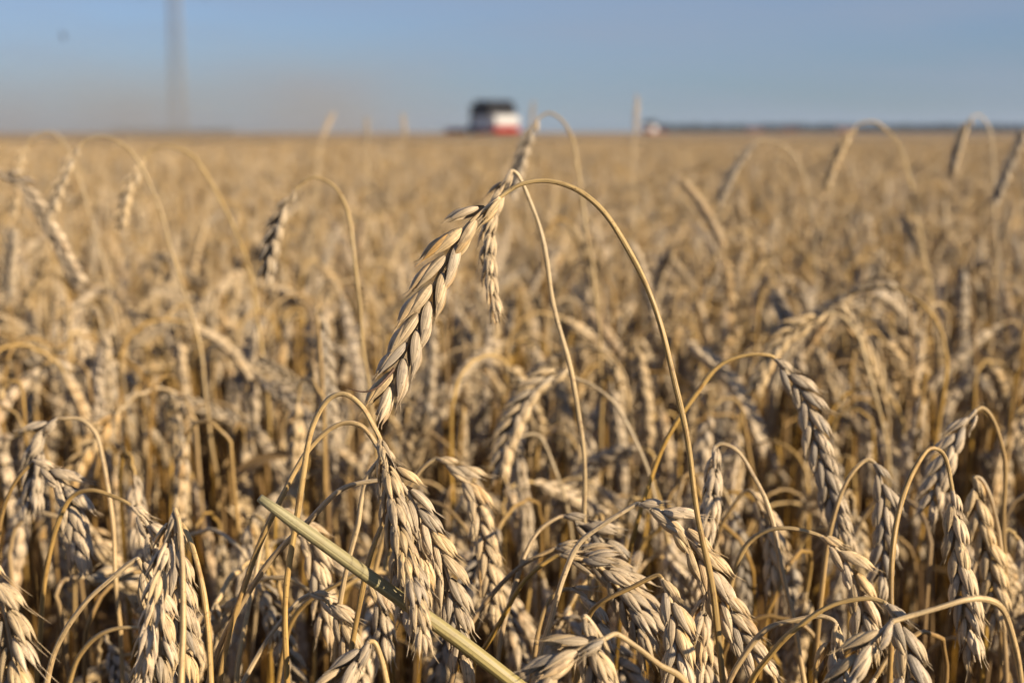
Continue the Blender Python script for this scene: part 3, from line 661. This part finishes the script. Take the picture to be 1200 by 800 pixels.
W(1.35, [(1262, 420), (1250, 260), (1235, 170), (1215, 140)], [(1205, 146), (1190, 178), (1178, 206), (1166, 240)], .3, 'blurred ear slanting in at the right edge under the skyline')
W(1.6, [(700, 400), (735, 300), (762, 225), (785, 203)], [(792, 205), (812, 228), (832, 258), (850, 295)], .6, 'blurred greyish ear slanting down to the right, right of the tall arch')
W(1.45, [(970, 400), (955, 260), (940, 195), (915, 168), (892, 164)], [(884, 167), (868, 188), (856, 208), (842, 240)], .3, 'blurred ear on a hoop right of the greyish slanting ear')
W(.95, [(1040, 560), (1020, 450), (1005, 395), (988, 372), (975, 367)], [(968, 368), (935, 384), (908, 412), (880, 462)], .3, 'bright blurred ear slanting down left above the long soft ear', size=1.15)
W(1.9, [(738, 420), (741, 260), (744, 165)], [(744, 160), (745, 145), (746, 128), (747, 112)], .2, 'upright blurred ear standing above the skyline beside the tiny combine', fat=.5, size=.7)
W(2.8, [(615, 400), (619, 260), (621, 165)], [(622, 158), (623, 146), (624, 132), (625, 118)], .4, 'faint upright ear on the skyline just right of the big combine', fat=.6, size=.8)
W(2.4, [(360, 380), (368, 240), (375, 172)], [(376, 168), (380, 155), (386, 142), (391, 132)], .4, 'faint upright ear on the skyline left of the big combine, leaning right', fat=.6, size=.8)
W(2.6, [(432, 400), (431, 260), (431, 175)], [(431, 168), (430, 157), (430, 148), (429, 138)], .4, 'faint upright ear on the skyline, middle one of three left of the big combine', fat=.6, size=.8)
W(2.7, [(480, 400), (477, 260), (475, 170)], [(475, 166), (474, 155), (473, 145), (472, 133)], .4, 'faint upright ear on the skyline nearest the big combine on its left', fat=.6, size=.8)
W(.47, [(462, 850), (455, 810), (446, 770), (438, 752)], [(433, 751), (422, 765), (408, 785), (392, 820)], .25, 'small plump ear at the bottom edge on a thin kinked stem', size=1.0)
W(.55, [(262, 850), (285, 790), (312, 742), (350, 702)], [(362, 696), (384, 705), (402, 735), (412, 790)], .6, 'pale jointed stem slanting up at lower left of the green straw', size=.9)
W(.60, [(290, 760), (300, 660), (318, 606)], [(326, 596), (355, 620), (372, 670), (384, 750)], .5, 'shaded bluish ear half hidden by the green straw', size=1.05)
W(.52, [(409, 830), (425, 690), (446, 618), (462, 590), (474, 590)], [(480, 592), (490, 625), (492, 670), (490, 715)], .5, 'thick amber stem crossed by the green straw near its middle', size=.9)
W(.57, [(325, 800), (340, 740), (360, 712), (390, 690), (418, 672)], [(426, 670), (440, 690), (448, 725), (450, 775)], .6, 'curved golden stem low behind the green straw', size=.9)

GROUP_T = 'wheat stalks at the front of the field'
def build_traced(idx, d, stem, ear, roll, label, k):
    rr = np.random.default_rng(100 + idx)
    P = lambda q: at(q[0], q[1], q[2] if len(q) > 2 else d)
    sp = [P(q) for q in stem]; ep = [P(q) for q in ear]
    # a little depth to each arch so that it is not flat, fading out at the ear of the tallest stalk
    tw = rr.uniform(-1, 1) * (0.0 if idx == 0 else 0.025)
    for n_, p in enumerate(sp): p[1] += tw * (1 - n_ / len(sp)) ** 2
    # carry the straw down to the soil
    dirn = unit(sp[0] - sp[1]); dirn = np.array([dirn[0] * .5, dirn[1], -1.0])
    z0 = sp[0][2]
    mid = sp[0] + dirn * np.array([z0 * .22, 0, z0 * .45]); gnd = np.array([mid[0] + dirn[0] * z0 * .08, mid[1] + rr.uniform(-.01, .03), 0.0])
    sp = [gnd, mid] + sp
    # the neck runs smoothly on into the ear
    root = empty('wheat_stalk', gnd)
    tag(root, label, 'wheat stalk', GROUP_T)
    n = 200 if d < 0.7 else 120
    sc, L = catmull(sp + [ep[0] + (ep[1] - ep[0]) * 0.02], n, 1.7)
    x = 1 - (1 - np.linspace(0, 1, n)) ** 1.7; s_end = (1 - x) * L
    rad = 0.00106 + 0.0007 * np.clip((s_end - .12) / .5, 0, 1) - 0.00025 * np.exp(-(s_end / .03) ** 2)
    for nx in (0.2, 0.42):
        rad = rad * (1 + 0.35 * np.exp(-((x - nx) / 0.006) ** 2))
    wv = sum(rr.normal(0, 1, (1, 3)) * np.sin(s_end[:, None] * w_ + rr.uniform(0, 6)) * a_ for w_, a_ in ((25, .0016), (60, .0007), (130, .00025)))
    sc = sc + wv * np.clip(s_end / .03, 0, 1)[:, None] * (0.5 if idx == 0 else 1)
    rad = rad * (1 + .05 * np.sin(s_end * 90 + rr.uniform(0, 6)) + .04 * np.sin(s_end * 230))
    g = Geo(); add_tube(g, sc, rad, 10, 0, rr.random())
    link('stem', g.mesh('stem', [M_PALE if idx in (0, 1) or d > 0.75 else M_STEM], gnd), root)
    opts = {q: k[q] for q in ('spacing', 'size', 'loose', 'awn', 'fat') if q in k}
    if idx: opts['fat'] = opts.get('fat', 1.0) * .88; opts['size'] = opts.get('size', 1.0) * rr.uniform(.93, 1.02)
    face = unit(CAM - ep[len(ep) // 2])
    rg, sps = ear_geos(ep, face, roll, rr, **opts)
    if d < 0.58:
        e = link('ear', rg.mesh('ear', [M_EAR], gnd), root)
        for q in sps: link('spikelet', q.mesh('spikelet', [M_EAR], gnd), e)
    else:
        allg = Geo()
        for q in [rg] + sps: allg.add(*q.arrays()[:3])
        e = link('ear', allg.mesh('ear', [M_EAR], gnd), root)
    if k.get('curl'):
        cp = [P(q) for q in ((462, 432, .508), (452, 444, .506), (440, 455, .504), (426, 459, .503), (408, 455, .502))]
        cc, _ = catmull(cp, 24); g = Geo(); add_tube(g, cc, np.linspace(.0007, .00012, 24), 6, 0, .5)
        tag(link('dry_awn', g.mesh('dry_awn', [M_CURL], gnd), e), 'dark curled dry awn')
    if d >= 0.5 and rr.random() < 0.6:
        i = int(n * rr.uniform(.3, .5))
        lg = leaf_geo(sc[i], rr.uniform(0, 6.28), rr, L=rr.uniform(.12, .2)); link('leaf', lg.mesh('leaf', [M_LEAF], gnd), root)
    return gnd
bases = [build_traced(i, *t) for i, t in enumerate(T)]

# the thick green straw
def green_straw():
    px = [(304, 583, .47), (350, 616, .474), (400, 652, .478), (470, 702, .483), (535, 748, .487), (605, 802, .492), (680, 862, .497)]
    p = [at(*q) for q in px]
    gnd = np.array([p[-1][0] + .12, p[-1][1] + .06, 0.0]); mid = np.array([p[-1][0] + .075, p[-1][1] + .03, p[-1][2] * .5])
    c, L = catmull([gnd, mid] + p[::-1], 120)
    x = np.linspace(0, 1, 120)
    rad = np.interp(x, [0, .55, .75, .9, .985, 1.0], [.0034, .0033, .0031, .0027, .0022, .0014])
    rad *= 1 + .10 * np.exp(-((x - .72) / .006) ** 2)
    root = empty('green_straw', gnd); tag(root, 'thick greenish straw slanting down to the right across the front stems', 'straw')
    g = Geo(); add_tube(g, c, rad, 14, 0, .4); link('stem', g.mesh('stem', [M_GREEN], gnd), root)
    g = Geo(); i0 = 34; add_tube(g, c[i0:i0 + 22] + np.array([0, 0, 0.0002]), rad[i0:i0 + 22] * np.linspace(1.10, 1.04, 22), 14, 0, .6, .3, .6)
    link('leaf_sheath', g.mesh('leaf_sheath', [M_GREEN], gnd), root)
    return gnd
bases.append(green_straw())

# ------------------------------------------------------------------ wheat grown at random: variants of stem, ear and leaf
def make_variant(seed, upright=False):
    rr = np.random.default_rng(seed)
    top = 0.735
    lean = rr.normal(0, .07); la = rr.uniform(.03, .10) if rr.random() < .75 else rr.uniform(.010, .02); phi1 = R(rr.uniform(125, 172) if rr.random() < .7 else rr.uniform(85, 125)); Le = rr.uniform(.066, .092)
    phi2 = min(phi1 + R(rr.uniform(10, 45)), R(rr.uniform(165, 185)))
    if upright: phi1 = R(rr.uniform(15, 60)); phi2 = phi1 + R(15)
    s_arch = np.linspace(0, 1, 16)
    pts = [(0.0, 0.0)]
    H = 0.6
    for z in (.2, .4, .6): pts.append((lean * z * z * 1.2, z))
    x, z = pts[-1]; ph0 = math.atan(lean * 1.4)
    for k in range(1, 15):
        u = k / 14; ph = ph0 + (phi1 - ph0) * (u * u * (3 - 2 * u) * .5 + u * .5); x += math.sin(ph) * la / 14; z += math.cos(ph) * la / 14; pts.append((x, z))
    ne = len(pts)
    for k in range(1, 11):
        ph = phi1 + (phi2 - phi1) * k / 10; x += math.sin(ph) * Le / 10; z += math.cos(ph) * Le / 10; pts.append((x, z))
    p = np.array([(a, 0, b) for a, b in pts]); wob = rr.normal(0, .006, 3)
    p[:, 1] = wob[0] * np.sin(p[:, 2] * 7) + wob[1] * np.sin(p[:, 2] * 13 + 1)
    dz_ = top - p[:, 2].max(); p[1:, 2] += dz_ * np.minimum(1, p[1:, 2] / .6)
    p[4:ne - 1] += rr.normal(0, .0005, (ne - 5, 3))
    sp, ep = p[:ne], p[ne - 1:]
    sg = stem_geo(sp, rr, .0018, rr.uniform(.0009, .0011), 84)
    rg, sps = ear_geos(ep, (0, 1, 0), rr.uniform(0, 3.14), rr, size=rr.uniform(.82, 1.06), loose=rr.uniform(.85, 1.45), awn=rr.uniform(.002, .006), fat=rr.uniform(.85, 1.15), spacing=rr.uniform(.0043, .0051))
    eg = Geo()
    for q in [rg] + sps: eg.add(*q.arrays()[:3])
    lgs = []
    for q in range(rr.integers(1, 3)):
        zz = rr.uniform(.25, .5); i = int(np.argmin(abs(sp[:, 2] - zz))); ii = min(i, 4)
        base = sp[ii]; lgs.append(leaf_geo(base, rr.uniform(0, 6.28), rr, L=rr.uniform(.07, .17), W=rr.uniform(.003, .007)))
    return sg, eg, lgs
VARS = [make_variant(500 + k, upright=(k % 12 == 11)) for k in range(24)]
VM = []
for k, (sg, eg, lgs) in enumerate(VARS):
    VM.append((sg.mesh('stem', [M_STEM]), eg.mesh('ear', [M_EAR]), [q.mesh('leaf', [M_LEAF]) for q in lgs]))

# scatter positions: jittered, no two closer than a couple of centimetres
def scatter(y0, y1, dens, extra, seed, keep=None):
    rr = np.random.default_rng(seed)
    hw = lambda y: y * .40 + extra
    A = 2 * hw(y1) * (y1 - y0); n = int(A * dens)
    x = rr.uniform(-hw(y1), hw(y1), n); y = rr.uniform(y0, y1, n)
    ok = abs(x) < hw(y)
    return np.stack([x[ok], y[ok]], 1)
def poisson(pts, rmin):
    cell = {}; out = []
    for p in pts:
        c = (int(math.floor(p[0] / rmin)), int(math.floor(p[1] / rmin)))
        if all((q[0] - p[0]) ** 2 + (q[1] - p[1]) ** 2 > rmin * rmin for dx in (-1, 0, 1) for dy in (-1, 0, 1) for q in cell.get((c[0] + dx, c[1] + dy), ())):
            cell.setdefault(c, []).append(p); out.append(p)
    return np.array(out)

near = poisson(scatter(-1.2, 3.0, 1700, 1.1, 21), .0310)
dist = np.hypot(near[:, 0], near[:, 1])
in_view = (abs(near[:, 0]) < near[:, 1] * .375 + .03) & (near[:, 1] > 0)
clear = (dist < .24) | (in_view & (near[:, 1] > .42) & (near[:, 1] < .58))
in_view &= near[:, 1] > .5
near = near[~clear]; in_view = in_view[~clear]
order = np.argsort(near[:, 1] + (~in_view) * 100)
near = near[order]; in_view = in_view[order]
N_IND = 300 - len(T)
rr = np.random.default_rng(77)
def stalk_params(x, y):
    s = rr.normal(1.0, .048)
    s += .03 * math.sin(x * 1.3 + y * .5) * math.sin(y * .8 - x * .4 + 1)
    if rr.random() < .05 and y > .9: s += rr.uniform(.05, .13)
    s = min(max(s, .84), 1.17)
    if y < .8: s = min(s, 1.03)
    if 0 < y < .58 and abs(x) < y * .45 + .12: s = min(s, .93)      # short ones before the lens, below the frame, added to shade the crop
    return (rr.normal(0, .05), rr.normal(0, .05), rr.uniform(0, 6.283)), s
GR = 'soft wheat stalks crowded behind the front ears'
n_ind = 0; rest = []
bands = ((.80, 'nearest row of blurred stalks, between the sharp front ears'), (1.05, 'blurred wheat stalks in the middle of the crop'), (9, 'strongly blurred wheat stalks deeper in the crop'))
for p, iv in zip(near, in_view):
    rot, s = stalk_params(p[0], p[1])
    if iv and n_ind < N_IND:
        k = int(rr.integers(0, 24)) if rr.random() < .9 else int(rr.integers(0, 11))
        sm, em, lm = VM[k]
        root = empty('wheat_stalk', (p[0], p[1], 0), rot); root.scale = (s, s, s)
        third = 'left' if p[0] / p[1] < -.12 else ('right' if p[0] / p[1] > .12 else 'middle')
        b_ = 0 if p[1] < .8 else (1 if p[1] < 1.05 else 2)
        lab = ('blurred drooping wheat stalk among the sharp front ears, {} of the field', 'soft blurred wheat stalk packed behind the front ears, {} of the field',
               'strongly blurred wheat stalk in the dense crop further back, {} of the field')[b_].format(third)
        grp = ('near', 'packed', 'further')[b_] + ' blurred wheat, ' + third
        tag(root, lab, 'wheat stalk', grp)
        link('stem', sm, root); link('ear', em, root)
        for q in lm: link('leaf', q, root)
        n_ind += 1
    else: rest.append((p[0], p[1], *rot, s))
print('individual stalks', n_ind, 'last y', [p for p, iv in zip(near, in_view) if iv][min(N_IND, in_view.sum() - 1)])

for (y0, y1, dens, extra, sd, rm) in ((3.0, 6.0, 800, 2.2, 31, .034), (6.0, 12.0, 330, 3.5, 32, .04), (12.0, 26.0, 110, 4.0, 33, .0)):
    pp = scatter(y0, y1, dens, extra, sd)
    if rm: pp = poisson(pp, rm)
    for p in pp:
        rot, s = stalk_params(p[0], p[1]); rest.append((p[0], p[1], *rot, s))
rest = np.array(rest)
print('crop stalks', len(rest))

def crop_object():
    """the rest of the crop: instances of the same variants on points, all inside one object"""
    vs, fs, as_, ms, pid = [], [], [], [], []; n = 0
    for k, (sg, eg, lgs) in enumerate(VARS):
        for g, mi in [(sg, 0), (eg, 1)] + [(q, 2) for q in lgs]:
            v, f, a, _ = g.arrays(); vs.append(v); fs.append(f + n); as_.append(a); ms.append(np.full(len(f), mi, np.int32)); pid.append(np.full(len(v), k, np.int32)); n += len(v)
    npt = len(rest)
    pts = np.zeros((npt, 3), np.float32); pts[:, :2] = rest[:, :2]
    v = np.concatenate(vs + [pts]); f = np.concatenate(fs); a = np.concatenate(as_ + [np.zeros((npt, 3), np.float32)]); m = np.concatenate(ms)
    me = bpy.data.meshes.new('wheat_crop')
    me.vertices.add(len(v)); me.vertices.foreach_set('co', v.astype(np.float32).ravel())
    me.loops.add(f.size); me.loops.foreach_set('vertex_index', f.astype(np.int32).ravel())
    me.polygons.add(len(f)); me.polygons.foreach_set('loop_start', np.arange(0, f.size, 4, dtype=np.int32))
    me.polygons.foreach_set('material_index', m); me.polygons.foreach_set('use_smooth', np.ones(len(f), bool))
    def attr(name, typ, field, data):
        t = me.attributes.new(name, typ, 'POINT'); t.data.foreach_set(field, np.ascontiguousarray(data).ravel())
    attr('uvw', 'FLOAT_VECTOR', 'vector', a.astype(np.float32))
    attr('variant', 'INT', 'value', np.r_[np.concatenate(pid), RNG.integers(0, 24, npt)].astype(np.int32))
    attr('spot', 'BOOLEAN', 'value', np.r_[np.zeros(n, bool), np.ones(npt, bool)])
    attr('turn', 'FLOAT_VECTOR', 'vector', np.concatenate([np.zeros((n, 3)), rest[:, 2:5]]).astype(np.float32))
    attr('grow', 'FLOAT', 'value', np.r_[np.ones(n), rest[:, 5]].astype(np.float32))
    for q in (M_STEM, M_EAR, M_LEAF): me.materials.append(q)
    me.update(calc_edges=True)
    o = link('wheat_crop', me)
    tag(o, 'the rest of the ripe wheat crop stretching to the horizon', 'wheat crop', kind='stuff')
    ng = bpy.data.node_groups.new('grow_crop', 'GeometryNodeTree')
    ng.interface.new_socket('Geometry', in_out='INPUT', socket_type='NodeSocketGeometry'); ng.interface.new_socket('Geometry', in_out='OUTPUT', socket_type='NodeSocketGeometry')
    nd, lk = ng.nodes, ng.links
    gi, go = nd.new('NodeGroupInput'), nd.new('NodeGroupOutput')
    def named(nm, typ):
        x = nd.new('GeometryNodeInputNamedAttribute'); x.data_type = typ; x.inputs['Name'].default_value = nm
        return next(s for s in x.outputs if s.enabled and s.name == 'Attribute')
    se = nd.new('GeometryNodeSeparateGeometry'); se.domain = 'POINT'
    lk.new(gi.outputs[0], se.inputs['Geometry']); lk.new(named('spot', 'BOOLEAN'), se.inputs['Selection'])
    sp = nd.new('GeometryNodeSplitToInstances'); sp.domain = 'POINT'
    lk.new(se.outputs['Inverted'], sp.inputs[0]); lk.new(named('variant', 'INT'), sp.inputs['Group ID'])
    io = nd.new('GeometryNodeInstanceOnPoints')
    lk.new(se.outputs['Selection'], io.inputs['Points']); lk.new(sp.outputs['Instances'], io.inputs['Instance']); io.inputs['Pick Instance'].default_value = True
    lk.new(named('variant', 'INT'), io.inputs['Instance Index'])
    er = nd.new('FunctionNodeEulerToRotation'); lk.new(named('turn', 'FLOAT_VECTOR'), er.inputs[0]); lk.new(er.outputs[0], io.inputs['Rotation'])
    lk.new(named('grow', 'FLOAT'), io.inputs['Scale']); lk.new(io.outputs['Instances'], go.inputs[0])
    md = o.modifiers.new('grow_crop', 'NODES'); md.node_group = ng
    return o
crop_object()
